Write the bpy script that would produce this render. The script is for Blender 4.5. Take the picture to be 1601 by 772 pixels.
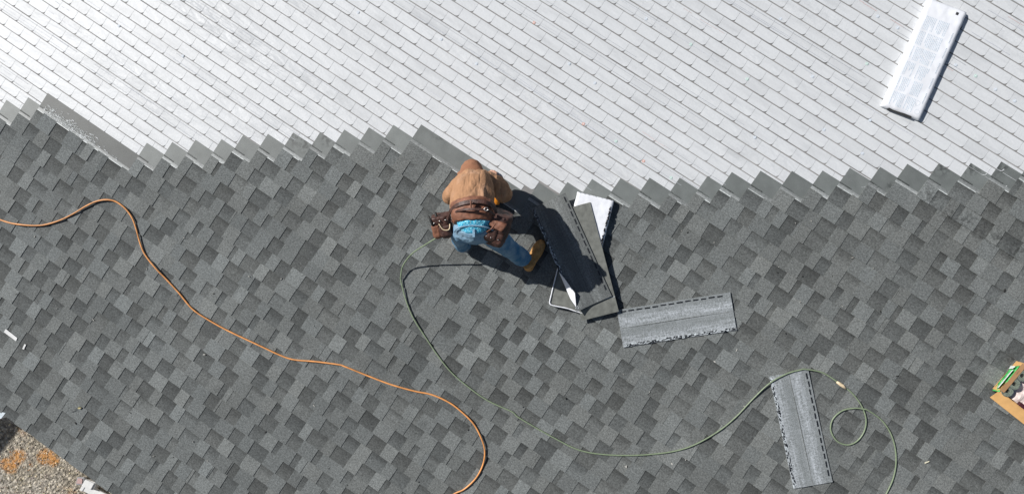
import bpy, bmesh, math, random
from mathutils import Vector, Matrix, noise
for o in list(bpy.data.objects): bpy.data.objects.remove(o)
R = random.Random(7)
rad = math.radians
SC = bpy.context.scene
COL = SC.collection

# ------------------------------------------------------------------ camera, sky, sun, exposure
PITCH = rad(20)                       # roof pitch
ROOF = Matrix.Translation((0, 0, 4.3)) @ Matrix.Rotation(PITCH, 4, 'X')   # roof frame: u along the eave, v up the slope, n off the roof
F, D = 1143.0, 6.63835
n_c = Vector((-.0981727, -.0096944, 1)).normalized()
u_c = Vector((math.cos(.57999336), -math.sin(.57999336), 0)); u_c -= n_c * u_c.dot(n_c); u_c.normalize()
v_c = n_c.cross(u_c)
B = Matrix((u_c, v_c, n_c))           # camera axes -> roof axes
CAM = B @ Vector((0, 0, D))
cam = bpy.data.objects.new('camera', bpy.data.cameras.new('camera')); COL.objects.link(cam)
cam.data.sensor_width = 36; cam.data.lens = 36 * F / 1601
cam.data.clip_start = .1; cam.data.clip_end = 500
cam.matrix_world = ROOF @ Matrix.Translation(CAM) @ B.to_4x4()
SC.camera = cam
SUN = Vector((-.999 * math.cos(rad(42)), -.0388 * math.cos(rad(42)), math.sin(rad(42)))).normalized()
SUNW = (ROOF.to_3x3() @ SUN).normalized()
w = bpy.data.worlds.new('World'); SC.world = w; w.use_nodes = True
sky = w.node_tree.nodes.new('ShaderNodeTexSky'); sky.sky_type = 'NISHITA'; sky.sun_disc = False
sky.sun_elevation = math.asin(SUNW.z); sky.sun_rotation = math.atan2(SUNW.x, SUNW.y)
bg = w.node_tree.nodes['Background']; bg.inputs[1].default_value = .05
w.node_tree.links.new(sky.outputs[0], bg.inputs[0])
sl = bpy.data.lights.new('sun', 'SUN'); sl.energy = 4.7; sl.angle = rad(.5); sl.color = (1, .975, .94)
so = bpy.data.objects.new('sun', sl); COL.objects.link(so)
so.rotation_euler = SUNW.to_track_quat('Z', 'Y').to_euler()
SC.view_settings.view_transform = 'Standard'; SC.view_settings.look = 'None'
SC.view_settings.exposure = .12; SC.view_settings.gamma = 1

# ------------------------------------------------------------------ helpers
def at(x, y, h=0.0):
    """point of the roof frame seen at a pixel of the 1601 px wide photo, h metres off the roof"""
    d = B @ Vector(((x - 800.5) / F, -(y - 386) / F, -1))
    return CAM + d * ((h - CAM.z) / d.z)
def at_ground(x, y, z=0.0):
    c = ROOF @ CAM; d = ROOF.to_3x3() @ (B @ Vector(((x - 800.5) / F, -(y - 386) / F, -1)))
    return c + d * ((z - c.z) / d.z)
def tag(o, label=None, cat=None, group=None, kind=None):
    for k, v in (('label', label), ('category', cat), ('group', group), ('kind', kind)):
        if v: o[k] = v
    return o
def empty(name, base=(0, 0, 0), rz=0.0, world=False):
    o = bpy.data.objects.new(name, None); COL.objects.link(o); o.empty_display_size = .1
    m = Matrix.Translation(base) @ Matrix.Rotation(rz, 4, 'Z')
    o.matrix_world = m if world else ROOF @ m
    return o
def copy_tree(o, parent=None):
    c = o.copy(); COL.objects.link(c)
    if parent: c.parent = parent
    for ch in [q for q in bpy.data.objects if q.parent == o and q != c]: copy_tree(ch, c)
    return c
def link(name, me, mat, parent=None):
    o = bpy.data.objects.new(name, me); COL.objects.link(o)
    if mat: me.materials.append(mat)
    if parent: o.parent = parent
    return o
class MB:
    def __init__(s): s.v = []; s.f = []; s.c = []
    def face(s, pts, c=(1, 1, 1)):
        i = len(s.v); s.v += [tuple(p) for p in pts]; s.f.append(tuple(range(i, i + len(pts)))); s.c.append(c)
    def prism(s, poly, z0, z1, c=(1, 1, 1), bottom=False):
        """poly: list of (x, y) counter-clockwise; z0, z1 numbers or lists"""
        N = len(poly)
        a = z0 if isinstance(z0, (list, tuple)) else [z0] * N
        b = z1 if isinstance(z1, (list, tuple)) else [z1] * N
        i = len(s.v)
        s.v += [(p[0], p[1], a[k]) for k, p in enumerate(poly)] + [(p[0], p[1], b[k]) for k, p in enumerate(poly)]
        s.f.append(tuple(range(i + N, i + 2 * N))); s.c.append(c)
        for k in range(N):
            q = (k + 1) % N
            s.f.append((i + k, i + q, i + N + q, i + N + k)); s.c.append(c)
        if bottom: s.f.append(tuple(range(i + N - 1, i - 1, -1))); s.c.append(c)
    def box(s, x0, x1, y0, y1, z0, z1, c=(1, 1, 1)):
        s.prism([(x0, y0), (x1, y0), (x1, y1), (x0, y1)], z0, z1, c, True)
    def tube(s, pts, r, seg=8, c=(1, 1, 1), cap=True):
        rings = []; up = Vector((0, 0, 1))
        for i, p in enumerate(pts):
            t = (Vector(pts[min(i + 1, len(pts) - 1)]) - Vector(pts[max(i - 1, 0)])).normalized()
            a = t.cross(up)
            if a.length < 1e-4: a = Vector((1, 0, 0))
            a.normalize(); b = a.cross(t)
            rr = r[i] if isinstance(r, (list, tuple)) else r
            k = len(s.v); rings.append(k)
            s.v += [tuple(Vector(p) + (a * math.cos(2 * math.pi * j / seg) + b * math.sin(2 * math.pi * j / seg)) * rr) for j in range(seg)]
        for i in range(len(rings) - 1):
            for j in range(seg):
                q = (j + 1) % seg
                s.f.append((rings[i] + j, rings[i + 1] + j, rings[i + 1] + q, rings[i] + q)); s.c.append(c)
        if cap:
            s.f.append(tuple(rings[0] + j for j in range(seg))); s.c.append(c)
            s.f.append(tuple(rings[-1] + j for j in reversed(range(seg)))); s.c.append(c)
    def loft(s, rings, wide, seg=20, c=(1, 1, 1)):
        """rings: (centre, half width, half depth[, shape power]); wide: direction of the width"""
        ks = []
        for i, rg in enumerate(rings):
            p = Vector(rg[0]); t = (Vector(rings[min(i + 1, len(rings) - 1)][0]) - Vector(rings[max(i - 1, 0)][0])).normalized()
            a = Vector(wide); a -= t * a.dot(t); a.normalize(); b = t.cross(a)
            pw = rg[3] if len(rg) > 3 else 1.0
            k = len(s.v); ks.append(k)
            for j in range(seg):
                ca, sa = math.cos(2 * math.pi * j / seg), math.sin(2 * math.pi * j / seg)
                ca = math.copysign(abs(ca) ** pw, ca); sa = math.copysign(abs(sa) ** pw, sa)
                s.v.append(tuple(p + a * ca * rg[1] + b * sa * rg[2]))
        for i in range(len(ks) - 1):
            for j in range(seg):
                q = (j + 1) % seg
                s.f.append((ks[i] + j, ks[i] + q, ks[i + 1] + q, ks[i + 1] + j)); s.c.append(c)
        s.f.append(tuple(ks[0] + j for j in reversed(range(seg)))); s.c.append(c)
        s.f.append(tuple(ks[-1] + j for j in range(seg))); s.c.append(c)
    def mesh(s, name, smooth=False):
        me = bpy.data.meshes.new(name); me.from_pydata(s.v, [], s.f)
        at_ = me.color_attributes.new('tone', 'FLOAT_COLOR', 'CORNER'); buf = []
        for p, c in zip(me.polygons, s.c): buf += [c[0], c[1], c[2], 1.0] * p.loop_total
        at_.data.foreach_set('color', buf)
        if smooth: me.polygons.foreach_set('use_smooth', [True] * len(me.polygons))
        me.update(); return me
    def build(s, name, mat, parent=None, smooth=False, bevel=0):
        o = link(name, s.mesh(name, smooth), mat, parent)
        if bevel:
            b = o.modifiers.new('bevel', 'BEVEL'); b.width = bevel; b.segments = 2; b.limit_method = 'ANGLE'
        return o
    def organic(s, name, mat, parent, voxel=.012, smooth=3, disp=None):
        """join the closed lofts into one continuous surface"""
        me = s.mesh('tmp'); o = bpy.data.objects.new('tmp', me); COL.objects.link(o)
        bm = bmesh.new(); bm.from_mesh(me); bmesh.ops.recalc_face_normals(bm, faces=bm.faces); bm.to_mesh(me); bm.free()
        m = o.modifiers.new('r', 'REMESH'); m.mode = 'VOXEL'; m.voxel_size = voxel
        q = o.modifiers.new('s', 'SMOOTH'); q.factor = .5; q.iterations = smooth
        dg = bpy.context.evaluated_depsgraph_get(); dg.update()
        res = bpy.data.meshes.new_from_object(o.evaluated_get(dg)); bpy.data.objects.remove(o)
        if disp:
            nn = [v.normal.copy() for v in res.vertices]
            for v, nrm in zip(res.vertices, nn): v.co += nrm * disp(v.co)
        res.polygons.foreach_set('use_smooth', [True] * len(res.polygons)); res.materials.clear(); res.name = name
        return link(name, res, mat, parent)
def spline(pts, step=6):
    P = [Vector(p) for p in pts]; out = []
    for i in range(len(P) - 1):
        a, b, c, d = P[max(i - 1, 0)], P[i], P[i + 1], P[min(i + 2, len(P) - 1)]
        for k in range(step):
            t = k / step
            out.append(.5 * ((2 * b) + (c - a) * t + (2 * a - 5 * b + 4 * c - d) * t * t + (3 * b - a - 3 * c + d) * t ** 3))
    out.append(P[-1]); return out

class NT:
    def __init__(s, name):
        s.m = bpy.data.materials.new(name); s.m.use_nodes = True; s.t = s.m.node_tree; s.b = s.t.nodes['Principled BSDF']
        s.tc = s.t.nodes.new('ShaderNodeTexCoord').outputs['Object']
    def n(s, k, **kw):
        o = s.t.nodes.new('ShaderNode' + k)
        for a, v in kw.items(): setattr(o, a, v)
        return o
    def l(s, a, b): s.t.links.new(a, b)
    def noise(s, scale, detail=2, vec=None, stretch=None):
        o = s.n('TexNoise'); o.inputs['Scale'].default_value = scale; o.inputs['Detail'].default_value = detail
        v = vec or s.tc
        if stretch:
            mp = s.n('Mapping'); mp.inputs['Scale'].default_value = stretch; s.l(v, mp.inputs[0]); v = mp.outputs[0]
        s.l(v, o.inputs['Vector']); return o.outputs['Fac']
    def rng(s, x, a, b, c, d):
        o = s.n('MapRange'); s.l(x, o.inputs[0])
        for i, q in enumerate((a, b, c, d)): o.inputs[i + 1].default_value = q
        return o.outputs[0]
    def math(s, op, a, b):
        o = s.n('Math', operation=op)
        for i, x in enumerate((a, b)):
            if isinstance(x, (int, float)): o.inputs[i].default_value = x
            else: s.l(x, o.inputs[i])
        return o.outputs[0]
    def mix(s, f, a, b, mode='MIX'):
        o = s.n('Mix', data_type='RGBA', blend_type=mode)
        for i, x in ((0, f), (6, a), (7, b)):
            if isinstance(x, (int, float)): o.inputs[i].default_value = x
            elif isinstance(x, tuple): o.inputs[i].default_value = x + (1,)
            else: s.l(x, o.inputs[i])
        return o.outputs[2]
    def scale(s, col, f):
        o = s.n('VectorMath', operation='SCALE')
        if isinstance(col, tuple): o.inputs[0].default_value = col
        else: s.l(col, o.inputs[0])
        s.l(f, o.inputs['Scale']); return o.outputs[0]
    def tone(s): return s.n('VertexColor', layer_name='tone').outputs[0]
    def bump(s, h, dist=.003, strength=1):
        o = s.n('Bump'); o.inputs['Strength'].default_value = strength; o.inputs['Distance'].default_value = dist
        s.l(h, o.inputs['Height']); s.l(o.outputs[0], s.b.inputs['Normal'])
    def done(s, col, rough=.8, spec=.5, metal=0):
        if isinstance(col, tuple): s.b.inputs['Base Color'].default_value = col + (1,)
        else: s.l(col, s.b.inputs['Base Color'])
        if isinstance(rough, (int, float)): s.b.inputs['Roughness'].default_value = rough
        else: s.l(rough, s.b.inputs['Roughness'])
        s.b.inputs['Specular IOR Level'].default_value = spec; s.b.inputs['Metallic'].default_value = metal
        return s.m
def simple(name, col, rough=.7, var=.25, scale=30, bump=0, spec=.4, metal=0, tone=False):
    t = NT(name); f = t.rng(t.noise(scale, 4), .3, .7, 1 - var, 1 + var)
    c = t.scale(t.tone() if tone else col, f)
    if bump: t.bump(t.noise(scale * 1.5, 4), bump)
    return t.done(c, rough, spec, metal)

# ---------- materials
def mk_shingle():
    t = NT('granule_shingle')
    g1 = t.rng(t.noise(70, 2), .3, .7, .72, 1.28); g2 = t.rng(t.noise(190, 1), .3, .7, .66, 1.34)
    lg = t.rng(t.noise(1.3, 3), .35, .65, .93, 1.07)
    # weather stains with a shape of their own
    st = t.math('MULTIPLY', t.rng(t.noise(2.1, 2), .66, .76, 0, .8), t.rng(t.noise(26, 5), .46, .6, 0, 1))
    for px in ((1452, 308), (1480, 332), (1508, 345), (1535, 358), (1560, 372), (1588, 392), (470, 236), (150, 205)):   # tar smears left by the crew
        p = at(*px); dn = t.n('VectorMath', operation='DISTANCE'); t.l(t.tc, dn.inputs[0]); dn.inputs[1].default_value = p
        st = t.math('MAXIMUM', st, t.math('MULTIPLY', t.rng(dn.outputs['Value'], .03, .12, 1, 0), t.rng(t.noise(30, 5), .46, .6, 0, 1)))
    f = t.math('MULTIPLY', t.math('MULTIPLY', g1, g2), t.math('MULTIPLY', lg, t.rng(st, 0, 1, 1, .55)))
    t.bump(t.noise(260, 2), .0012, .6)
    return t.done(t.scale(t.tone(), f), .85, .3)
def mk_headlap():
    t = NT('shingle_nailing_area')
    g = t.rng(t.noise(200, 2), .3, .7, .88, 1.12); lg = t.rng(t.noise(9, 4), .35, .7, .9, 1.1)
    st = t.math('MULTIPLY', t.rng(t.noise(2.3, 2), .68, .73, 0, 1), t.rng(t.noise(22, 5), .45, .56, 0, 1))
    for px in ((462, 216), (478, 226), (512, 216), (1470, 262), (1520, 260), (1566, 258), (690, 208)):
        p = at(*px); dn = t.n('VectorMath', operation='DISTANCE'); t.l(t.tc, dn.inputs[0]); dn.inputs[1].default_value = p
        st = t.math('MAXIMUM', st, t.math('MULTIPLY', t.rng(dn.outputs['Value'], .03, .11, 1, 0), t.rng(t.noise(24, 5), .45, .56, 0, 1)))
    f = t.math('MULTIPLY', t.math('MULTIPLY', g, lg), t.rng(st, 0, 1, 1, .5))
    t.bump(t.noise(180, 2), .001, .5)
    return t.done(t.scale(t.tone(), f), .5, .5)
def mk_strip():
    t = NT('shingle_release_strip'); g = t.rng(t.noise(60, 4), .3, .7, .75, 1.2)
    return t.done(t.scale(t.tone(), g), .38, .6)
def mk_membrane():
    t = NT('white_membrane')
    wr = t.noise(7, 5, stretch=(.55, 2.2, 1)); fine = t.noise(60, 4)
    dirt = t.math('MULTIPLY', t.rng(t.noise(5, 6, stretch=(.4, 1.6, 1)), .54, .8, 1, .86), t.rng(t.noise(9, 4, stretch=(.08, 1.6, 1)), .52, .75, 1, .9))
    c = t.scale(t.tone(), t.math('MULTIPLY', dirt, t.rng(fine, .3, .7, .97, 1.03)))
    band = t.rng(t.noise(1.0, 1, stretch=(.18, 1.5, 1)), .48, .66, .6, 3.2)
    h = t.math('ADD', t.math('MULTIPLY', wr, band), t.math('MULTIPLY', fine, .10))
    t.bump(h, .012, .7)
    return t.done(c, .48, .42)
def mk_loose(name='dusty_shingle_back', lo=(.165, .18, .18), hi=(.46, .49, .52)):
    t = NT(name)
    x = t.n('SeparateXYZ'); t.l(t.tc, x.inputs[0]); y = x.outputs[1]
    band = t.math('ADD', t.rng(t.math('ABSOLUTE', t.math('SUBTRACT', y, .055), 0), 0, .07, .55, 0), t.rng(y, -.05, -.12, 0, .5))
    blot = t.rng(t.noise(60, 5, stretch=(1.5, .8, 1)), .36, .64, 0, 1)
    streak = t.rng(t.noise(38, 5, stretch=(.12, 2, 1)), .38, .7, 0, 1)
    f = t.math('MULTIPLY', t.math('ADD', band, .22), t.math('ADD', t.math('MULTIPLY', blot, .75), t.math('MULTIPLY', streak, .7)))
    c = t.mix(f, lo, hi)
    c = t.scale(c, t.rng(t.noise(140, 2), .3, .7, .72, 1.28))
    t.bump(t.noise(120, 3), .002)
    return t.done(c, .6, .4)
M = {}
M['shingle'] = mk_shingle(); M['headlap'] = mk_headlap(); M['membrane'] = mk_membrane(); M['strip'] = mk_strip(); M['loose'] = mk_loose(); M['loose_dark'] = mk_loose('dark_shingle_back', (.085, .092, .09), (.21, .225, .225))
M['under'] = simple('underlay_gap', (.235, .23, .225), .8, .35, 3)
M['mark'] = simple('printed_ink', (1, 1, 1), .6, .2, 120, tone=True)
M['glint'] = simple('release_film', (.52, .56, .58), .28, .3, 60, .001, .7)
M['tar'] = simple('tar', (.014, .016, .02), .4, .5, 60, .002, .5)
M['face_grey'] = simple('smooth_shingle_face', (.15, .155, .14), .7, .22, 22, .001)
M['metal'] = simple('white_drip_edge', (.62, .68, .72), .35, .1, 20)
M['wall'] = simple('house_wall', (.55, .53, .5), .8, .1, 12)
M['asphalt_dark'] = simple('edge_dark', (.035, .037, .04), .9)
M['wrap'] = simple('white_plastic_wrap', (.74, .755, .79), .36, .05, 7, .006, .4)
M['orange'] = simple('orange_hose_rubber', (.66, .29, .095), .42, .25, 14)
M['green'] = simple('green_hose_rubber', (.20, .25, .16), .38, .15, 40)
M['cream'] = simple('cream_fitting', (.75, .6, .4), .4)
M['leather'] = simple('brown_leather', (.060, .026, .019), .55, .45, 26, .004, .5)
M['leather_lt'] = simple('tan_leather', (.20, .085, .05), .6, .35, 22, .003, .4)
M['boot'] = simple('boot_suede', (.47, .25, .085), .75, .3, 30, .003)
M['sole'] = simple('boot_sole', (.30, .15, .06), .8)
M['steel'] = simple('steel', (.6, .6, .58), .3, .2, 50, metal=1)
M['skin'] = simple('skin', (.52, .30, .21), .55, .1, 30)
M['card'] = simple('cardboard', (.62, .36, .14), .8, .12, 12, .001)
M['card_shade'] = simple('cardboard_shaded', (.30, .17, .08), .85, .12, 12)  # darker copy of the cardboard, shade of its inner faces in the colour
M['paper'] = simple('crumpled_paper', (.74, .62, .58), .7, .14, 18, .012)
M['bag'] = simple('green_plastic', (.08, .5, .13), .35, .3, 25, .01)
M['bagw'] = simple('white_plastic_film', (.8, .84, .8), .3, .15, 25, .01)
M['coil'] = simple('coil_nails', (.30, .34, .27), .4, .35, 90, .004, .5, .45)
M['white'] = simple('white_paint', (.68, .68, .67), .5, .08, 20)
M['concrete'] = simple('concrete', (.33, .33, .34), .85, .2, 25, .002)
M['gun'] = simple('orange_tool_plastic', (.75, .26, .02), .4, .1)
M['rubber'] = simple('black_rubber', (.02, .02, .02), .6)
def mk_hoodie():
    t = NT('hoodie_fleece'); c = t.scale((.37, .205, .115), t.rng(t.noise(9, 5), .3, .7, .85, 1.15))
    dust = t.math('MULTIPLY', t.rng(t.noise(7, 4), .50, .66, 0, .32), t.rng(t.noise(60, 4), .35, .65, .4, 1))
    c = t.mix(dust, c, (.60, .42, .32))
    cr = t.math('ABSOLUTE', t.math('SUBTRACT', t.noise(6.5, 2, stretch=(2.4, .8, .9)), .5), 0)
    cr2 = t.math('ABSOLUTE', t.math('SUBTRACT', t.noise(13, 2, stretch=(1, 1, 1)), .5), 0)
    h = t.math('ADD', t.math('ADD', t.rng(cr, 0, .12, 0, 1), t.math('MULTIPLY', t.rng(cr2, 0, .1, 0, 1), .35)), t.math('MULTIPLY', t.noise(200, 2), .06))
    t.bump(h, .011, .42); return t.done(c, .92, .15)
def mk_denim():
    t = NT('denim'); f = t.rng(t.noise(10, 5), .35, .68, 0, 1)
    sz = t.n('SeparateXYZ'); t.l(t.tc, sz.inputs[0]); f = t.math('MAXIMUM', f, t.math('MULTIPLY', t.rng(sz.outputs[2], .55, .85, 0, 1), t.rng(t.noise(7, 3), .3, .6, .5, 1)))
    c = t.mix(f, (.05, .17, .31), (.24, .36, .46)); c = t.scale(c, t.rng(t.noise(260, 2), .3, .7, .8, 1.2))
    cr = t.math('ABSOLUTE', t.math('SUBTRACT', t.noise(12, 2, stretch=(.8, 1.5, 1.5)), .5), 0)
    h = t.math('ADD', t.rng(cr, 0, .12, 0, 1), t.math('MULTIPLY', t.noise(220, 2), .08))
    t.bump(h, .008, .45); return t.done(c, .85, .2)
def mk_plaid():
    t = NT('blue_plaid'); ck = t.n('TexChecker'); t.l(t.tc, ck.inputs[0]); ck.inputs['Scale'].default_value = 75
    c = t.mix(ck.outputs['Fac'], (.03, .40, .62), (.30, .72, .85)); c = t.mix(t.rng(t.noise(60, 3), .4, .7, 0, .6), c, (.02, .22, .42))
    t.bump(t.noise(45, 3), .008); return t.done(c, .8, .2)
M['hoodie'] = mk_hoodie(); M['denim'] = mk_denim(); M['plaid'] = mk_plaid()
def mk_ground():
    t = NT('gravelly_ground')
    a = t.mix(t.rng(t.noise(1.6, 4), .4, .62, 0, 1), (.44, .39, .31), (.56, .52, .45))
    vo = t.n('TexVoronoi'); vo.inputs['Scale'].default_value = 30; t.l(t.tc, vo.inputs['Vector'])
    sp = t.rng(vo.outputs['Distance'], .1, .6, 1.25, .6)
    c = t.scale(a, t.math('MULTIPLY', sp, t.rng(t.noise(22, 6), .3, .7, .45, 1.55)))
    c = t.mix(t.math('MULTIPLY', t.rng(t.noise(2.3, 3), .60, .68, 0, 1), t.rng(t.noise(24, 4), .4, .55, 0, .75)), c, (.48, .23, .07))
    for q_, r_ in (((72, 713), .12), ((84, 721), .08), ((28, 714), .11), ((18, 730), .09), ((8, 724), .08)):
        dn = t.n('VectorMath', operation='DISTANCE'); t.l(t.tc, dn.inputs[0]); dn.inputs[1].default_value = at_ground(*q_)
        c = t.mix(t.math('MULTIPLY', t.rng(dn.outputs['Value'], r_ * .6, r_ * 1.1, 1, 0), t.rng(t.noise(20, 4), .35, .55, .2, .9)), c, (.55, .27, .09))
    t.bump(t.noise(26, 5), .05); return t.done(c, .95, .1)
M['ground'] = mk_ground()

# ------------------------------------------------------------------ ground
g = MB(); g.face([(-250, -250, 0), (250, -250, 0), (250, 250, 0), (-250, 250, 0)])
tag(g.build('ground', M['ground']), kind='structure')
pb = MB()
gc = at_ground(50, 740)
ORP = [(at_ground(*q_), r_) for q_, r_ in (((72, 713), .12), ((84, 721), .08), ((28, 714), .11), ((18, 730), .09), ((45, 730), .06), ((8, 724), .08))]
for _ in range(9500):
    x, y = gc.x + R.uniform(-1.3, 1.6), gc.y + R.uniform(-1.2, 1.2)
    r = R.choice((.004, .005, .006, .008, .012)); h = r * R.uniform(.5, 1.1); a = R.uniform(0, 6.3); k = R.uniform(.6, 1.6)
    pts = [(x + r * k * math.cos(a + q * 1.2566), y + r * math.sin(a + q * 1.2566) * R.uniform(.6, 1.1)) for q in range(5)]
    tn = R.choice((R.uniform(.10, .3), R.uniform(.35, .65), R.uniform(.6, .92))); c = (tn, tn * R.uniform(.82, .92), tn * R.uniform(.58, .80))
    if any((x - q_.x) ** 2 + (y - q_.y) ** 2 < (r_ * R.uniform(.2, 1.25)) ** 2 for q_, r_ in ORP): c = (.56, .32 * R.uniform(.85, 1.2), .15)
    i = len(pb.v); pb.v += [(p[0], p[1], -.002) for p in pts] + [(x + (p[0] - x) * .55, y + (p[1] - y) * .55, h) for p in pts]
    for q in range(5):
        pb.f.append((i + q, i + (q + 1) % 5, i + 5 + (q + 1) % 5, i + 5 + q)); pb.c.append(c)
    pb.f.append(tuple(range(i + 5, i + 10))); pb.c.append(c)
tag(pb.build('gravel', simple('pebble', (1, 1, 1), .9, .3, 60, tone=True)), 'pale loose gravel and dry litter on the ground below the eave', 'gravel', kind='stuff')

# ------------------------------------------------------------------ house: roof, shingles, membrane
E = .143; V0 = -1.52454 - .337                  # exposure; lower edge of course 0
EAVE = -4.08
US = [-4.907, -4.729, -4.58, -3.467, -3.256, -3.072, -2.858, -2.7, -2.502, -2.303, -2.085, -1.904, -1.718, -1.535, -1.318, -.116, .095, .265, .474, .686, .908, 1.103, 1.259, 1.46, 1.685, 1.9, 2.079, 2.286, 2.46, 2.675, 2.89, 3.091]
def ustart(k):
    if k < 0: return max(US[0] + k * .195 + .03 * math.sin(k * 2.3), -7.4)
    if k < len(US): return US[k]
    return US[-1] + (k - len(US) + 1) * .2
UEND = 7.2
KMIN = math.floor((EAVE - V0) / E); KMAX = len(US) + 18
house = empty('house')
tag(house, 'house with a pitched roof half laid with charcoal shingles and half white underlayment', 'house')
deck = MB(); deck.box(-7.5, UEND + .1, EAVE + .03, 6.4, -.12, 0)
deck.build('roof_deck', M['under'], house)
UCORN = at(11, 650).x
# white membrane: rows of embossed blocks
me_ = MB(); ink = MB(); TW, TH = .1925, .1047
for j in range(-40, 62):
    v = 2.2 + (j - 21) * TH
    if v > 6.2 or v < -2.2: continue
    lap = j % 5 == 2; off = -.025 + (j % 2) * .0955 + R.uniform(-.006, .006)
    amp = R.uniform(.0, .0016)
    for i in range(-40, 42):
        u = off + i * TW
        if u < -7.4 or u > UEND: continue
        kk = (v + .05 - V0) / E - 2.4
        us_here = ustart(int(max(0, kk)))
        if u > us_here + 1.2: continue             # under the shingles
        x0, x1, y0, y1 = u + .0007, u + TW - .0010, v + .0085 + R.uniform(-.002, .002), v + TH - .0002
        r = .030; tn = R.uniform(.588, .618) * (1 if not lap else R.uniform(.93, 1)); c = (tn * .975, tn * 1.0, tn * 1.02)
        arc = [(x1 - r + r * math.sin(a), y0 + r - r * math.cos(a)) for a in (0, .4, .8, 1.2, 1.5708)]
        poly = [(x0, y0)] + arc + [(x1, y1), (x0, y1)]
        z = [.0030 + amp] * len(poly); z[-1] = z[-2] = .0010          # each row dips under the next
        me_.prism(poly, 0.0005, z, c)
    # creased laps and faint printed lines
    if lap or R.random() < .2:
        for dv in ((.026, .083) if lap else (.03,)):
            ua, N = -7.2, 90; dl = UEND + 7.2
            for s_ in range(N):
                a, b = ua + dl * s_ / N, ua + dl * (s_ + 1) / N; vv = v + dv + .003 * noise.noise(Vector((a, v, 1)))
                if b > ustart(int(max(0, (vv - V0) / E - 2.4))) + .3 or noise.noise(Vector((a * .8, v * 3, 5))) < (-.1 if a < 0 else .08): continue
                ink.prism([(a, vv), (b, vv), (b, vv + .0028), (a, vv + .0028)], .003, .005, (.36, .38, .41))
    for q in range(9 if lap else 3):
        if not lap and R.random() < .35: continue
        ua = R.uniform(-7, 5); L = R.uniform(.5, 3.2) if lap else R.uniform(.15, .9); vv = v + R.uniform(.012, .092)
        if ua + L > ustart(int(max(0, (vv - V0) / E - 2.4))): continue
        pink = ua > -.5 and R.random() < .3
        c = (.60, .46, .45) if pink else R.choice(((.40, .42, .46), (.47, .49, .53), (.50, .52, .56)))
        W = R.uniform(.0018, .0052); N = 8; ph = R.uniform(0, 6)
        for s_ in range(N):
            if R.random() < .25: continue
            a, b = ua + L * s_ / N, ua + L * (s_ + 1) / N; wv = .004 * math.sin(ph + s_)
            ink.prism([(a, vv + wv), (b, vv + wv), (b, vv + wv + W), (a, vv + wv + W)], .003, .0048, c)
mem = me_.build('underlayment', M['membrane'], house)
ink.build('printed_line', M['mark'], mem)['kind'] = 'stuff'
capm = {}
def cap_mesh(c):
    if c not in capm:
        b = MB()
        b.prism([(.013 * math.cos(a * .524), .013 * math.sin(a * .524)) for a in range(12)], .002, .006, c)
        b.prism([(.005 * math.cos(a * .785), .005 * math.sin(a * .785)) for a in range(8)], .006, .0075, (.7, .72, .74)); capm[c] = b.mesh('cap_nail'); capm[c].materials.append(M['mark'])
    return capm[c]
CN = [(912, 194, 0), (1006, 252, 0), (963, 221, 1), (1049, 278, 1), (1168, 124, 1), (1080, 70, 1), (1348, 240, 2), (1288, 203, 2), (1403, 44, 2), (1372, 26, 2), (1525, 119, 1), (1556, 140, 2), (1494, 102, 2), (1586, 158, 2), (745, 100, 2), (690, 62, 2), (560, 20, 2), (835, 36, 0), (1220, 30, 2), (1010, 30, 2), (890, 100, 2), (930, 130, 2), (1180, 215, 2), (1270, 120, 2), (186, 41, 2), (286, 88, 2), (1355, 100, 1), (1360, 188, 2)]
for x, y, q in CN:
    o = bpy.data.objects.new('cap_nail', cap_mesh([(.66, .38, .31), (.47, .62, .56), (.55, .60, .66)][q])); COL.objects.link(o); o.parent = mem; o.location = at(x, y)

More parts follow.
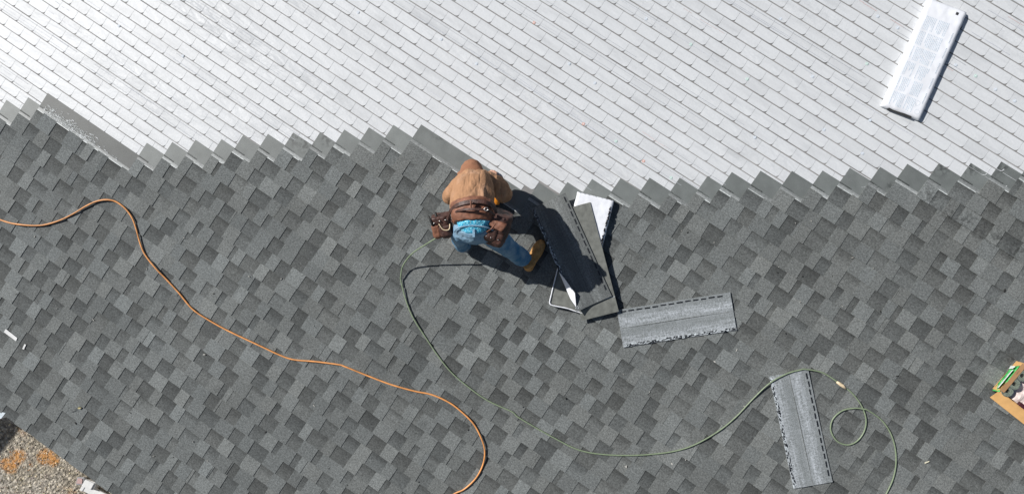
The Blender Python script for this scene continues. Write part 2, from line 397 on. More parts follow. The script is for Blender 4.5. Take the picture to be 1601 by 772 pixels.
# shingle courses
fld = MB()
def tint(t, w=0.0):
    t *= .90; return (t * (.962 + w), t * 1.022, t * (.998 - w))
for k in range(KMIN, KMAX):
    v0 = max(V0 + k * E, EAVE - .03); v1 = V0 + (k + 1) * E + .012
    us = ustart(k)
    def nb(v): return .011 - (v - (V0 + k * E)) / E * .0065
    u = us; seam = us + R.uniform(.5, .99)
    raised = R.random() < .5
    while u < UEND:
        wd = R.uniform(.085, .175) if raised else R.choice((R.uniform(.11, .17), R.uniform(.12, .18), R.uniform(.12, .19), R.uniform(.10, .16), R.uniform(.04, .08)))
        e = min(u + wd, UEND)
        bl = max(-.5, min(.5, u / 8)); wm = .010 * bl
        if raised:
            tn = R.choice((.146, .152, .156, .160, .166, .172, .180, .20)) * R.uniform(.96, 1.04)
            fl = R.uniform(-.003, .004)
            parts = [(u, e)]
            if u < seam < e: parts = [(u, seam - .0016), (seam + .0016, e)]; seam += 1.0
            for qi, (a, b) in enumerate(parts):
                c = tint(tn * (1 if qi == 0 else R.uniform(.8, 1.15)), R.uniform(-.012, .012) + wm)
                j1, j2 = (R.uniform(-.003, .003) for _ in range(2))
                lift = R.choice((0, 0, 0, .001, .002))
                fld.prism([(a - fl, v0 + j1), (b + fl, v0 + j1), (b, v1), (a, v1)], .002, [nb(v0) + .0042 + lift, nb(v0) + .0042 + lift, nb(v1) + .0042, nb(v1) + .0042], c)
        else:
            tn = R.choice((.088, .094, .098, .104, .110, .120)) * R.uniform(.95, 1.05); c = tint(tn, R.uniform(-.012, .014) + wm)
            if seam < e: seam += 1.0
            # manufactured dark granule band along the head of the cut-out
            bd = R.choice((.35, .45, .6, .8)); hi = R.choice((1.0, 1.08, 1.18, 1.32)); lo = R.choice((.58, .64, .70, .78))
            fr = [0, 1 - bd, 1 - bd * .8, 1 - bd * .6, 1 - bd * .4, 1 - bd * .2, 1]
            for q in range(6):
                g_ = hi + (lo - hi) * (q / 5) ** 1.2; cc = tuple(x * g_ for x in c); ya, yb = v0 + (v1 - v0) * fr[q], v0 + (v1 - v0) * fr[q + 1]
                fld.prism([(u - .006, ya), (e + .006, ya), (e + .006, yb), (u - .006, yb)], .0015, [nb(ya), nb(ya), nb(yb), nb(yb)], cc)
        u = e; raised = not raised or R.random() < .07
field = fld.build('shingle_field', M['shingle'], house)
# the bare upper halves of the last shingle of every course, stepped along the white membrane
for k in range(-14, KMAX):
    us = ustart(k); e = ustart(k + 1) + .12
    y0, y1 = V0 + k * E + E + .004, V0 + k * E + .337
    t = R.uniform(.14, .18)
    if k == 2: t = .075
    b = MB(); top = .0045
    b.prism([(us, y0 + .034), (e, y0 + .034), (e, y1), (us + .003, y1)], .0015, top, (t * .94, t * 1.02, t * .985))
    s_ = b.build('edge_shingle', M['headlap'], field)
    q = MB(); cz = R.choice((.30, .34, .40, .26))
    ys = [0, .0048, .014, .022, .029, .0335]
    for i_ in range(5):
        f_ = (.70, cz, cz * .88, cz * .72, (cz * .55 + t * .5))[i_] if i_ else R.choice((.55, .66, .72))  # pale film bands; the lowest paints in the highlight along the laminate step
        q.prism([(us, y0 + ys[i_]), (e, y0 + ys[i_]), (e, y0 + ys[i_ + 1]), (us, y0 + ys[i_ + 1])], .0015, top + (.0035 if i_ == 0 else .0012), (f_ * .95, f_, f_ * .985))
    if k == 2:
        for _ in range(420):       # pale flecks painting in the glints of the long bare shingle
            x, y = us + .05 + abs(R.gauss(.28, .2)), y0 + .008 + abs(R.gauss(0, .04)); l = R.uniform(.008, .035)
            if y < y1 - .02 and x < us + .95: q.prism([(x, y), (x + l, y - .0015), (x + l * .8, y + .0035), (x, y + .003)], .003, top + .0028, R.choice(((.40, .43, .44), (.28, .31, .31), (.24, .27, .27), (.24, .27, .27), (.62, .65, .67))))
    q.build('nail_strip', M['strip'], field)

# eave metal, fascia, walls, and the wing on the left whose shadow lies on the ground
de = MB(); de.box(UCORN - .05, UEND, EAVE - .024, EAVE + .02, -.15, -.003)
de.build('drip_edge', M['asphalt_dark'], house)
Wl = ROOF.inverted()
g1, g2 = at_ground(36, 664), at_ground(0, 711)
ZW = 2.5
e1 = g1 + SUNW * (ZW / SUNW.z); e2 = g2 + SUNW * (ZW / SUNW.z)
d12 = (e2 - e1).normalized()
wg = MB(); A_ = e1 - d12 * .6; C_ = e1 + d12 * 6
lf = Vector((-5, 0, 0))
wg.prism([(p.x, p.y) for p in (A_, A_ + lf, C_ + lf, C_)], ZW - .14, ZW)
wo = wg.build('wing_roof', M['face_grey'], house); wo.matrix_parent_inverse = house.matrix_world.inverted()
cm = MB(); P1, P2 = at(-40, 640, -.02), at(9, 647, -.02)
cm.prism([(P1.x, P1.y - .02), (P2.x, P2.y - .045), (P2.x + .01, P2.y + .03), (P1.x, P1.y + .05)], -.05, .012)
cm.build('flashing', M['metal'], house)
wl = MB(); yw = (ROOF @ Vector((0, EAVE, 0))).y + .45
wl.box(-6.6, 6.9, yw, yw + .2, 0, 2.82); wl.box(-6.6, -6.4, yw, 5.6, 0, 2.82); wl.box(6.7, 6.9, yw, 5.6, 0, 2.82)
o = wl.build('wall', M['wall'], house); o.matrix_parent_inverse = house.matrix_world.inverted()

# ------------------------------------------------------------------ things on the ground by the wall
def gframe(x, y, x2, y2): a, b = at_ground(x, y), at_ground(x2, y2); return a, math.atan2((b - a).y, (b - a).x), (b - a).length
a, ang, L = gframe(133, 760, 185, 785)
o = empty('downspout', a, ang, True); tag(o, 'white downspout extension lying on the gravel beside the eave', 'downspout')
b = MB(); b.box(0, L, -.045, .045, 0, .07); b.build('pipe', M['white'], o, bevel=.008)
b = MB(); b.box(-.012, .03, -.05, .05, -.0, .078); b.build('collar', M['white'], o, bevel=.004)
a, ang, L = gframe(137, 753, 153, 760)
o = empty('utility_box', a, ang, True); tag(o, 'small white utility box on the gravel above the downspout', 'box')
b = MB(); b.prism([(0, -.05), (.16, -.04), (.15, .06), (.01, .05)], 0, .13); b.build('body', M['white'], o, bevel=.01)
b = MB(); b.box(.01, .14, -.045, .045, .132, .142); b.build('lid', M['white'], o, bevel=.004)
a, ang, L = gframe(124, 751, 136, 751)
o = empty('concrete_block', a, ang, True); tag(o, 'small grey concrete block on the gravel left of the white box', 'block')
b = MB(); b.box(0, .10, -.05, .05, 0, .09); b.build('body', M['concrete'], o, bevel=.012)
b = MB(); b.prism([(.01, -.03), (.08, -.035), (.075, .03), (.02, .035)], .091, .10, (.45, .3, .28)); b.build('mortar', M['mark'], o)

# ------------------------------------------------------------------ loose shingles
def slab_grid(L, W, T, nx, ny, fz):
    """thin curved sheet"""
    b = MB(); N = (nx + 1) * (ny + 1)
    for lay in (1, 0):
        for j in range(ny + 1):
            for i in range(nx + 1):
                x, y = L * (i / nx - .5), W * (j / ny - .5); b.v.append((x, y, fz(x, y) + T * lay))
    id_ = lambda i, j, l: (0 if l else N) + j * (nx + 1) + i
    for j in range(ny):
        for i in range(nx):
            b.f.append((id_(i, j, 1), id_(i + 1, j, 1), id_(i + 1, j + 1, 1), id_(i, j + 1, 1)))
            b.f.append((id_(i, j + 1, 0), id_(i + 1, j + 1, 0), id_(i + 1, j, 0), id_(i, j, 0)))
    for i in range(nx):
        b.f.append((id_(i, 0, 0), id_(i + 1, 0, 0), id_(i + 1, 0, 1), id_(i, 0, 1)))
        b.f.append((id_(i + 1, ny, 0), id_(i, ny, 0), id_(i, ny, 1), id_(i + 1, ny, 1)))
    for j in range(ny):
        b.f.append((id_(0, j + 1, 0), id_(0, j, 0), id_(0, j, 1), id_(0, j + 1, 1)))
        b.f.append((id_(nx, j, 0), id_(nx, j + 1, 0), id_(nx, j + 1, 1), id_(nx, j, 1)))
    b.c = [(1, 1, 1)] * len(b.f); return b
def loose(c4, h, label, group, fz=lambda x, y: 0, W=.337, mat='loose', strips=True, L=1.0, tarry=.55):
    """c4: the four seen corners, first two along the dashed long edge from right to left of it"""
    q = [at(x, y, h) for x, y in c4]; c = sum(q, Vector()) / 4
    d = (q[0] - q[1]) + (q[3] - q[2]); rz = math.atan2(d.y, d.x)
    o = empty('loose_shingle', (c.x, c.y, h), rz); tag(o, label, 'shingle', group)
    slab_grid(L, W, .006, 40, 12, fz).build('sheet', M[mat], o, True).data.polygons.foreach_set('use_smooth', [False] * (40 * 12 * 2 + 104))
    if strips:
        b = MB(); b.prism([(-L / 2 + .01, -.0008), (0, .0006), (L / 2 - .01, -.001), (L / 2 - .01, .0012), (0, .0026), (-L / 2 + .01, .001)], [fz(x_, 0) + .0055 for x_ in (-.49, 0, .49, .49, 0, -.49)], [fz(x_, 0) + .0072 for x_ in (-.49, 0, .49, .49, 0, -.49)]); b.build('lap_line', M['asphalt_dark'] if mat == 'loose_dark' else M['face_grey'], o)
        b = MB(); x = -L / 2 + .03
        while x < L / 2 - .05:
            l = R.uniform(.045, .055); y = W / 2 - .022 + R.uniform(-.003, .003)
            z = fz(x + l / 2, y) + .0065; b.prism([(x, y - .006), (x + l, y - .006 + R.uniform(-.002, .002)), (x + l, y + .005), (x, y + .006)], z - .001, z + .0025); x += l + .022
        b.build('adhesive_dash', M['tar'], o)
        b = MB(); b2 = MB()
        for _ in range(int(L * 260)):
            x, y = R.uniform(-L / 2 + .01, L / 2 - .02), -W / 2 + R.uniform(.004, .026); l = R.uniform(.005, .028); z = fz(x, y) + .0062
            (b if R.random() < tarry else b2).prism([(x, y - R.uniform(.002, .005)), (x + l, y - .003), (x + l * .9, y + R.uniform(.002, .005)), (x + .003, y + .003)], z - .001, z + R.uniform(.0015, .004))
        b.build('tar_edge', M['tar'], o)['kind'] = 'stuff'; b2.build('film_edge', M['glint'], o)['kind'] = 'stuff'
    return o
gl = 'loose shingles lying on the roof'
loose([(1142.8, 456.6), (965.7, 486.7), (971.9, 540.3), (1150.8, 515)], .016, 'loose grey shingle lying almost level below the opened bundle, dashed edge on top', gl, lambda x, y: .006 * (x / .5) ** 2)
loose([(1299.6, 750.6), (1262.4, 577.5), (1203.5, 590.3), (1241, 761)], .016, 'loose grey shingle lying steeply upright under the green hose beside its loop', gl, lambda x, y: .005 * (x / .5) ** 2)

# the opened bundle and the two shingles slid off it
q = [at(x, y, .05) for x, y in ((902, 305), (960, 313), (910, 487), (863, 478))]
c = sum(q, Vector()) / 4; d = (q[0] - q[3]) + (q[1] - q[2]); rz = math.atan2(d.y, d.x)
o = empty('shingle_bundle', (c.x, c.y, .014), rz); tag(o, 'opened white wrapped bundle of shingles lying under the two slid off shingles beside the worker', 'bundle', 'bundles of shingles')
b = MB()
for i in range(9):
    dx, dy = R.uniform(-.005, .005), R.uniform(-.004, .004)
    b.box(-.5 + dx, .49 + dx, -.158 + dy, .158 + dy, i * .0058, i * .0058 + .005)
b.build('shingle_pack', M['face_grey'], o)
def wz(x, y): return .056 + .004 * noise.noise(Vector((x * 9, y * 9, 2))) + .003 * noise.noise(Vector((x * 30, y * 30, 5)))
wr = MB(); nx, ny = 40, 22
def wp(i, j):
    s = j / ny; x = .06 + (.462 * i / nx); hw = .166 + .004 * noise.noise(Vector((x * 20, 3, s)))
    if s < .12: return (x, -hw, .056 * s / .12)
    if s > .88: return (x, hw, .056 * (1 - s) / .12)
    y = -hw + 2 * hw * (s - .12) / .76; return (x + .02 * math.sin(j * .9) * (i == 0), y, wz(x, y) if 0 < i < nx else .05)
for j in range(ny + 1):
    for i in range(nx + 1): wr.v.append(wp(i, j))
for j in range(ny):
    for i in range(nx): wr.f.append((j * (nx + 1) + i, j * (nx + 1) + i + 1, (j + 1) * (nx + 1) + i + 1, (j + 1) * (nx + 1) + i)); wr.c.append((1, 1, 1))
for j in range(ny // 2):
    wr.f.append((nx + j * (nx + 1), nx + (ny - j) * (nx + 1), nx + (ny - j - 1) * (nx + 1), nx + (j + 1) * (nx + 1))); wr.c.append((1, 1, 1))
wo = wr.build('wrapper', M['wrap'], o, True)
sd = wo.modifiers.new('t', 'SOLIDIFY'); sd.thickness = .002; sd.offset = 1
rim = MB()
rp = spline([(.07, .166, .055), (-.2, .168, .058), (-.44, .166, .06), (-.5, .160, .06), (-.512, .12, .058), (-.505, 0, .06), (-.512, -.12, .058), (-.505, -.166, .05)], 8)
rim.tube(rp, [.0055 + .002 * noise.noise(p * 30) for p in rp], 7)
rim.tube([p + Vector((0, 0, -.03)) for p in rp], .006, 6)
rim.build('wrapper_rim', M['wrap'], o, True)
tr = MB()
for _ in range(60):
    x = R.uniform(.07, .46); l = R.uniform(.008, .022); y = -.158 + R.uniform(-.004, .014); tr.prism([(x, y - .004), (x + l, y - .005), (x + l, y + .003), (x, y + .005)], .05, .0645)
tr.build('tar_spot', M['tar'], o)
# torn flap of film sticking out at the left
fp = [at(x, y, h) for x, y, h in ((874, 425, .10), (884, 437, .125), (899, 458, .150), (901, 480, .13), (892, 467, .12))]
iv = (Matrix.Translation((c.x, c.y, .014)) @ Matrix.Rotation(rz, 4, 'Z')).inverted()
fb = MB(); fp = [iv @ p for p in fp]; fb.face(fp)
fo = fb.build('torn_flap', M['wrap'], o); sd = fo.modifiers.new('t', 'SOLIDIFY'); sd.thickness = .002
st = 'loose shingles slid off the opened bundle'
ob = loose([(918 - 6.5, 500 + 1.5), (866, 331), (922, 316), (966, 487)], .078, 'smooth olive grey shingle slid off the bundle, partly under the dashed one', st, lambda x, y: -.018 * max(0, (x - .25) / .25) ** 2, mat='face_grey', strips=False)
b = MB(); b.prism([(.36, -.17), (.364, -.17), (.364, .168), (.36, .168)], -.02, -.0005 + .004); b.build('seam', M['glint'], ob)
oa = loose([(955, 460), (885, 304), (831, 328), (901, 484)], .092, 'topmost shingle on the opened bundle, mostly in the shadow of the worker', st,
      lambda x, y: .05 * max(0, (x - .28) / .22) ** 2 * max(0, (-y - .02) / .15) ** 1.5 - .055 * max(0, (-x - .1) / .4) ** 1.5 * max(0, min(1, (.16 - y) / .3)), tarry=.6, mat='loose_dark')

# wrapped bundle, upper right
q = [at(x, y, .055) for x, y in ((1452, -3), (1515, 18), (1437, 188), (1381, 165))]
c = sum(q, Vector()) / 4; d = (q[0] - q[3]) + (q[1] - q[2]); rz = math.atan2(d.y, d.x)
L = ((q[0] - q[3]).length + (q[1] - q[2]).length) / 2; W = ((q[0] - q[1]).length + (q[2] - q[3]).length) / 2
o = empty('shingle_bundle', (c.x, c.y, .004), rz); tag(o, 'sealed white wrapped bundle of shingles with grey print, lying on the white underlayment', 'bundle', 'bundles of shingles')
b = MB(); nx, ny = 60, 24
def tz(x, y):
    ex = min(1, (L / 2 - abs(x)) / .03); ey = min(1, (W / 2 - abs(y)) / .025)
    return .056 * (1 - (1 - min(ex, 1)) ** 2 * .35) * (1 - (1 - ey) ** 2 * .3) + .004 * noise.noise(Vector((x * 6, y * 8, 1))) + .0025 * noise.noise(Vector((x * 25, y * 25, 4)))
for lay in (1, 0):
    for j in range(ny + 1):
        for i in range(nx + 1):
            x, y = L * (i / nx - .5), W * (j / ny - .5)
            wob = .006 * noise.noise(Vector((x * 12, y * 12, 9)))
            if i in (0, nx): x += wob
            if j in (0, ny): y += wob
            b.v.append((x, y, tz(x, y) if lay else .001))
N = (nx + 1) * (ny + 1); ii = lambda i, j, l: (0 if l else N) + j * (nx + 1) + i
for j in range(ny):
    for i in range(nx): b.f.append((ii(i, j, 1), ii(i + 1, j, 1), ii(i + 1, j + 1, 1), ii(i, j + 1, 1)))
for i in range(nx):
    b.f.append((ii(i, 0, 0), ii(i + 1, 0, 0), ii(i + 1, 0, 1), ii(i, 0, 1))); b.f.append((ii(i + 1, ny, 0), ii(i, ny, 0), ii(i, ny, 1), ii(i + 1, ny, 1)))
for j in range(ny):
    b.f.append((ii(0, j + 1, 0), ii(0, j, 0), ii(0, j, 1), ii(0, j + 1, 1))); b.f.append((ii(nx, j, 0), ii(nx, j + 1, 0), ii(nx, j + 1, 1), ii(nx, j, 1)))
b.c = [(1, 1, 1)] * len(b.f)
b.build('wrapper', M['wrap'], o, True)
pr = MB()
for blk in range(6):                    # columns of tiny unreadable print
    xa = L / 2 - .15 - blk * .137; nl = 15
    for li in range(nl):
        y = W / 2 - .045 - li * (W - .13) / nl; x = xa
        if R.random() < .06: continue
        end = xa - .118 * (R.uniform(.35, 1) if R.random() < .35 else 1)
        while x > end:
            l = min(R.uniform(.008, .03), x - end); z = tz(x, y) + .0012
            pr.prism([(x - l, y), (x, y), (x, y + .0062), (x - l, y + .0062)], z - .004, z, (.52, .59, .66)); x -= l + .004
for blk in range(5):
    for s_ in range(8):
        x = L / 2 - .22 - blk * .137 - s_ * .012; y = -W / 2 + .035; z = tz(x, y) + .0012; pr.prism([(x, y), (x + .008, y), (x + .008, y + .01), (x, y + .01)], z - .004, z, (.45, .5, .56))
for cx, cy in ((-L / 2 + .12, -W / 2 + .075), (-L / 2 + .10, -W / 2 + .10), (-L / 2 + .05, -W / 2 + .05)):
    for s_ in range(12):
        a0 = s_ * .5236; x, y = cx + .02 * math.cos(a0), cy + .02 * math.sin(a0); z = tz(x, y) + .0012; pr.prism([(x, y), (x + .006, y), (x + .006, y + .004), (x, y + .004)], z - .004, z, (.5, .55, .6))
pr.build('printed_text', M['mark'], o)['kind'] = 'stuff'
b = MB(); x, y = L / 2 - .05, -W / 2 + .075; z = tz(x, y) + .002; b.box(x - .012, x + .012, y - .011, y + .011, z - .004, z, (.03, .03, .035)); b.build('dark_tag', M['mark'], o)
b = MB(); x, y = -L / 2, 0; b.prism([(x - .006, -.10), (x + .010, -.09), (x + .012, .10), (x - .006, .115)], .012, .042, (.03, .03, .03)); b.build('open_end', M['mark'], o)

# ------------------------------------------------------------------ hoses
OR = [(-30, 333), (0, 343.5), (18, 349), (40, 352), (61.7, 352.5), (80, 349), (98, 342.6), (116, 333.5), (134, 322.6), (150.5, 315), (166, 312.3), (181.4, 315.4), (196, 326.2), (206.7, 340.8), (213, 358), (218.5, 378), (226.7, 398), (244, 420), (257.7, 434), (279.4, 457.4), (301, 483), (326, 500), (354, 515.5), (382, 529), (410, 542), (438, 555), (459.7, 562), (494, 565), (529, 569.6), (540, 573), (576, 587.5), (612, 601), (648, 611), (675, 616.6), (702, 628.6), (723, 644.5), (741, 663), (753, 685.7), (758, 705), (755, 726), (744, 747), (726, 764), (711, 771), (690, 785), (660, 800)]
def hose(name, pts, r, mat, label):
    o = empty(name); tag(o, label, 'hose')
    b = MB(); b.tube(spline(pts, 5), r, 8); b.build('tube', mat, o, True); return o
hp = [at(x, y, .024 + .006 * (1 + math.sin(i * .9)) * (.4 + .6 * (i % 7 == 3))) for i, (x, y) in enumerate(OR)]
hose('extension_hose', hp, .0078, M['orange'], 'orange hose snaking across the dark shingles from the left edge to the bottom')
GR = [(689, 367, .47), (682, 372, .43), (664.6, 382.8, .33), (646, 395, .22), (635.5, 406.6, .13), (629, 418, .075), (626.7, 432.5, .045), (627, 439, .035), (635, 470, .028), (646.6, 497.6, .026), (664, 525, .024), (683.5, 554), (705, 581), (732, 604.4), (763, 626), (800, 643), (810, 651.5), (840, 669.4), (870, 686), (900, 701), (930, 708.4), (972, 711.4), (1014, 710), (1056, 704.5), (1089, 693.4), (1125, 672.4), (1152, 650), (1176, 624.5), (1203, 599, .036), (1230, 584, .036), (1251, 578, .034), (1260.6, 577, .032), (1286.7, 582.5), (1314, 600), (1333, 615), (1347, 634), (1354, 655), (1351, 674), (1340, 689), (1325, 695), (1308.7, 689), (1299, 672.6), (1302, 655), (1317, 641.6), (1336, 637.7, .03), (1350, 639, .036), (1358, 641.6, .036), (1377, 655), (1391, 674), (1399, 697), (1401, 722), (1396.6, 747), (1385.6, 771.5), (1372, 795)]
gp = [at(p[0], p[1], p[2] if len(p) > 2 else .022) for p in GR]
ho = hose('air_hose', gp, .0066, M['green'], 'thin green air hose running from the tool belt across the roof to a small loop')
b = MB(); b.tube([at(1308, 596.5, .023), at(1312, 599, .024), at(1317, 602.5, .024), at(1323, 607.5, .023)], [.009, .014, .015, .009], 10); b.build('connector', M['cream'], ho, True)

# ------------------------------------------------------------------ box of coil nails
p0, p1, p2 = at(1562, 611, .115), at(1601, 641, .115), at(1596, 569, .115)
ang = math.atan2((p1 - p0).y, (p1 - p0).x)
bx = empty('cardboard_box', (p0.x, p0.y, .015), ang); tag(bx, 'open cardboard box of nail coils at the right edge of the roof', 'box')
LX, LY, HZ = .42, .30, .10
b = MB(); b.box(0, LX, 0, .005, 0, HZ); b.build('wall', M['card'], bx)
b = MB(); b.box(0, .005, .006, LY, 0, HZ); b.build('wall', M['card'], bx)
b = MB(); b.box(0, LX, LY - .005 + .006, LY + .006, 0, HZ); b.build('wall', M['card'], bx)
b = MB(); b.box(LX - .005, LX, .006, LY, 0, HZ - .001); b.build('wall', M['card'], bx)
b = MB(); b.box(.006, LX - .006, .006, LY - .001, 0, .006); b.build('base', M['card_shade'], bx)
b = MB(); i = 0
b.v = [(0, -.001, HZ), (LX, -.001, HZ), (LX, -.085, HZ - .04), (-.0, -.08, HZ - .04), (0, -.001, HZ - .004), (LX, -.001, HZ - .004), (LX, -.085, HZ - .044), (0, -.08, HZ - .044)]
b.f = [(0, 3, 2, 1), (4, 5, 6, 7), (3, 7, 6, 2), (0, 4, 7, 3), (1, 2, 6, 5)]; b.c = [(1, 1, 1)] * 5; b.build('flap', M['card'], bx)
b = MB(); b.prism([(-.004, .008), (.032, .012), (.030, LY - .004), (-.004, LY)], HZ + .001, [HZ + .006, HZ + .014, HZ + .012, HZ + .006], bottom=True); b.build('flap', M['card_shade'], bx)
def boxpt(x, y, z): return Matrix.Translation((p0.x, p0.y, .015)) @ Matrix.Rotation(ang, 4, 'Z') @ Vector((x, y, z))
b = MB(); nx = 14
lo_ = MB()
for j in range(nx + 1):
    for i in range(nx + 1):
        x, y = .02 + (LX - .04) * i / nx, .02 + (LY - .04) * j / nx; lo_.v.append((x, y, .055 + .03 * noise.noise(Vector((x * 14, y * 14, 0)))))
for j in range(nx):
    for i in range(nx): q_ = j * (nx + 1) + i; lo_.f.append((q_, q_ + 1, q_ + nx + 2, q_ + nx + 1)); lo_.c.append((1, 1, 1))
pp = empty('packing_paper', (p0.x, p0.y, .015), ang); tag(pp, 'crumpled pinkish white packing paper inside the nail box', 'paper')
po = lo_.build('sheet', M['paper'], pp); sd = po.modifiers.new('t', 'SOLIDIFY'); sd.thickness = .003
def coil_meshes():
    b = MB(); seg = 28
    for r0, r1, z0, z1 in ((.050, .040, .0, .040), (.0385, .030, .0, .043), (.0285, .018, .0, .041)):
        for s_ in range(seg):
            a0, a1 = 2 * math.pi * s_ / seg, 2 * math.pi * (s_ + 1) / seg
            P = lambda r, a, z: (r * math.cos(a), r * math.sin(a), z)
            b.face([P(r0, a0, z0), P(r0, a1, z0), P(r0, a1, z1), P(r0, a0, z1)]); b.face([P(r0, a0, z1), P(r0, a1, z1), P(r1, a1, z1), P(r1, a0, z1)]); b.face([P(r1, a0, z1), P(r1, a1, z1), P(r1, a1, z0), P(r1, a0, z0)])
    h = MB(); h.prism([(.012 * math.cos(k * .5236), .012 * math.sin(k * .5236)) for k in range(12)], 0, .030)  # black plug standing in for the shade inside the open coil
    n_ = MB()
    for s_ in range(36):
        a0 = 2 * math.pi * s_ / 36; x, y = .0455 * math.cos(a0), .0455 * math.sin(a0)
        n_.prism([(x + .003 * math.cos(q * 1.047), y + .003 * math.sin(q * 1.047)) for q in range(6)], .04, .0425)
    return b.mesh('wire_coil'), h.mesh('hole_shade'), n_.mesh('nail_head')
cm_ = coil_meshes(); cm_[0].materials.append(M['coil']); cm_[1].materials.append(M['rubber']); cm_[2].materials.append(M['steel'])
coil0 = None
for i, (x, y, lab) in enumerate(((1575.5, 611, 'nearest the lower left corner of the box'), (1586, 600, 'middle of the three in the row along the box flap'), (1598, 587, 'at the upper end of the row, cut by the photo edge'))):
    p = at(x, y, .12)
    if coil0 is None:
        coil0 = empty('nail_coil'); r_ = coil0
        for nm, m_ in zip(('wire_coil', 'hole_shade', 'nail_head'), cm_): q_ = bpy.data.objects.new(nm, m_); COL.objects.link(q_); q_.parent = r_
    else: r_ = copy_tree(coil0)
    r_.matrix_world = ROOF @ Matrix.Translation((p.x, p.y, .078 + .002 * i)) @ Matrix.Rotation(i * 1.3, 4, 'Z'); tag(r_, 'greenish steel nail coil ' + lab, 'nail coil', 'nail coils in the box')
p = at(1599, 634, .14); o = empty('tool_bit', (p.x, p.y, .085), ang); tag(o, 'dark maroon tool piece lying on the paper inside the nail box', 'tool')
b = MB(); b.box(-.02, .08, -.022, .022, 0, .03); b.build('grip', simple('maroon_plastic', (.06, .015, .02), .5), o, bevel=.008)
b = MB(); b.box(.08, .13, -.01, .01, .008, .022); b.build('shaft', M['steel'], o, bevel=.003)
bgp = empty('plastic_bag', (0, 0, 0)); tag(bgp, 'crumpled green and white plastic bag pressed against the left side of the nail box', 'bag')
def bagstrip(name, L1, L2, mat, hz, off):
    b = MB(); N_ = 12; M_ = 5
    for j in range(M_ + 1):
        for i in range(N_ + 1):
            s, t = i / N_, j / M_; x = L1[0] + (L1[2] - L1[0]) * s; y = L1[1] + (L1[3] - L1[1]) * s; x2 = L2[0] + (L2[2] - L2[0]) * s; y2 = L2[1] + (L2[3] - L2[1]) * s
            h = .028 + (hz - .03) * t + .02 * noise.noise(Vector((s * 6, t * 3, off)))
            b.v.append(tuple(at(x + (x2 - x) * t, y + (y2 - y) * t, h)))
    for j in range(M_):
        for i in range(N_): q_ = j * (N_ + 1) + i; b.f.append((q_, q_ + N_ + 1, q_ + N_ + 2, q_ + 1)); b.c.append((1, 1, 1))
    o_ = b.build(name, mat, bgp, True); sd = o_.modifiers.new('t', 'SOLIDIFY'); sd.thickness = .003
bagstrip('green_panel', (1551, 610, 1581, 573), (1562, 612, 1594, 571), M['bag'], .12, 1)
bagstrip('white_panel', (1557, 607, 1579, 580), (1561, 605, 1584, 577), M['bagw'], .135, 3)
bagstrip('white_panel', (1576, 576, 1580, 571), (1583, 576, 1587, 572), M['bagw'], .12, 5)

# ------------------------------------------------------------------ litter on the roof
for nm, c4, lab in (('paper_scrap', ((9, 514), (27, 528), (25, 533), (6, 519)), 'white paper strip lying on the shingles near the left edge'), ('film_scrap', ((38, 537.5), (40.5, 538.5), (37, 546), (34.5, 545)), 'tiny white film scrap just below the white strip')):
    q = [at(x, y, .02) for x, y in c4]; b = MB(); b.prism([(p.x, p.y) for p in reversed(q)], .016, .020 if nm == 'paper_scrap' else .018, bottom=True); tag(b.build(nm, M['white']), lab, 'scrap'); 
    bpy.data.objects[nm].matrix_world = ROOF
p = at(124.5, 637, .02); o = empty('dry_leaf', (p.x, p.y, .018), .6); tag(o, 'small pale curled leaf on the shingles near the lower left eave', 'leaf')
b = MB(); b.prism([(-.022, -.004), (0, -.012), (.02, 0), (0, .014)], [0, .004, 0, .006], [.004, .012, .003, .014]); b.build('blade', simple('leaf_tan', (.45, .40, .22), .8), o)
b = MB(); b.tube([(-.02, 0, .004), (-.06, -.035, .003), (-.085, -.04, .003)], .002, 6); b.build('stalk', M['rubber'], o)
p = at(1449, 722, .02); o = empty('wood_chip', (p.x, p.y, .018), 1.0); tag(o, 'pale wood chip on the shingles near the bottom right', 'chip')
b = MB(); b.prism([(-.02, -.005), (.02, -.003), (.024, .004), (-.016, .006)], 0, .006, bottom=True); b.build('splinter', simple('chip_wood', (.7, .66, .5), .8), o, bevel=.001)

cr_ = MB()
for _ in range(70):
    x, y = R.uniform(20, 1580), R.uniform(330, 760); p = at(x, y, .018)
    if p.y < EAVE + .1: continue
    a, l = R.uniform(0, 3.1), R.uniform(.004, .016); d = Vector((math.cos(a), math.sin(a), 0)) * l; q = Vector((-d.y, d.x, 0)) * R.uniform(.2, .5); tn = R.choice((.5, .35, .03, .03, .28))
    cr_.prism([((p + d).x, (p + d).y), ((p + q).x, (p + q).y), ((p - d).x, (p - d).y), ((p - q).x, (p - q).y)], .010, .0185, (tn, tn * .98, tn * .9))
o = cr_.build('roof_crumbs', M['mark']); o.matrix_world = ROOF; tag(o, 'tiny crumbs and offcuts strewn over the dark shingles', 'crumbs', kind='stuff')
# ------------------------------------------------------------------ the worker
BX = at(742, 372, 0); RZ = .58
PI_ = (Matrix.Translation((BX.x, BX.y, .012)) @ Matrix.Rotation(RZ, 4, 'Z')).inverted()
def P(x, y, h): return PI_ @ at(x, y, h)
X = Vector((1, 0, 0)); Y = Vector((0, 1, 0)); Z = Vector((0, 0, 1))
man = empty('person', (BX.x, BX.y, .012), RZ)
tag(man, 'person bent over in a tan hooded sweatshirt, blue jeans and tan boots', 'person')
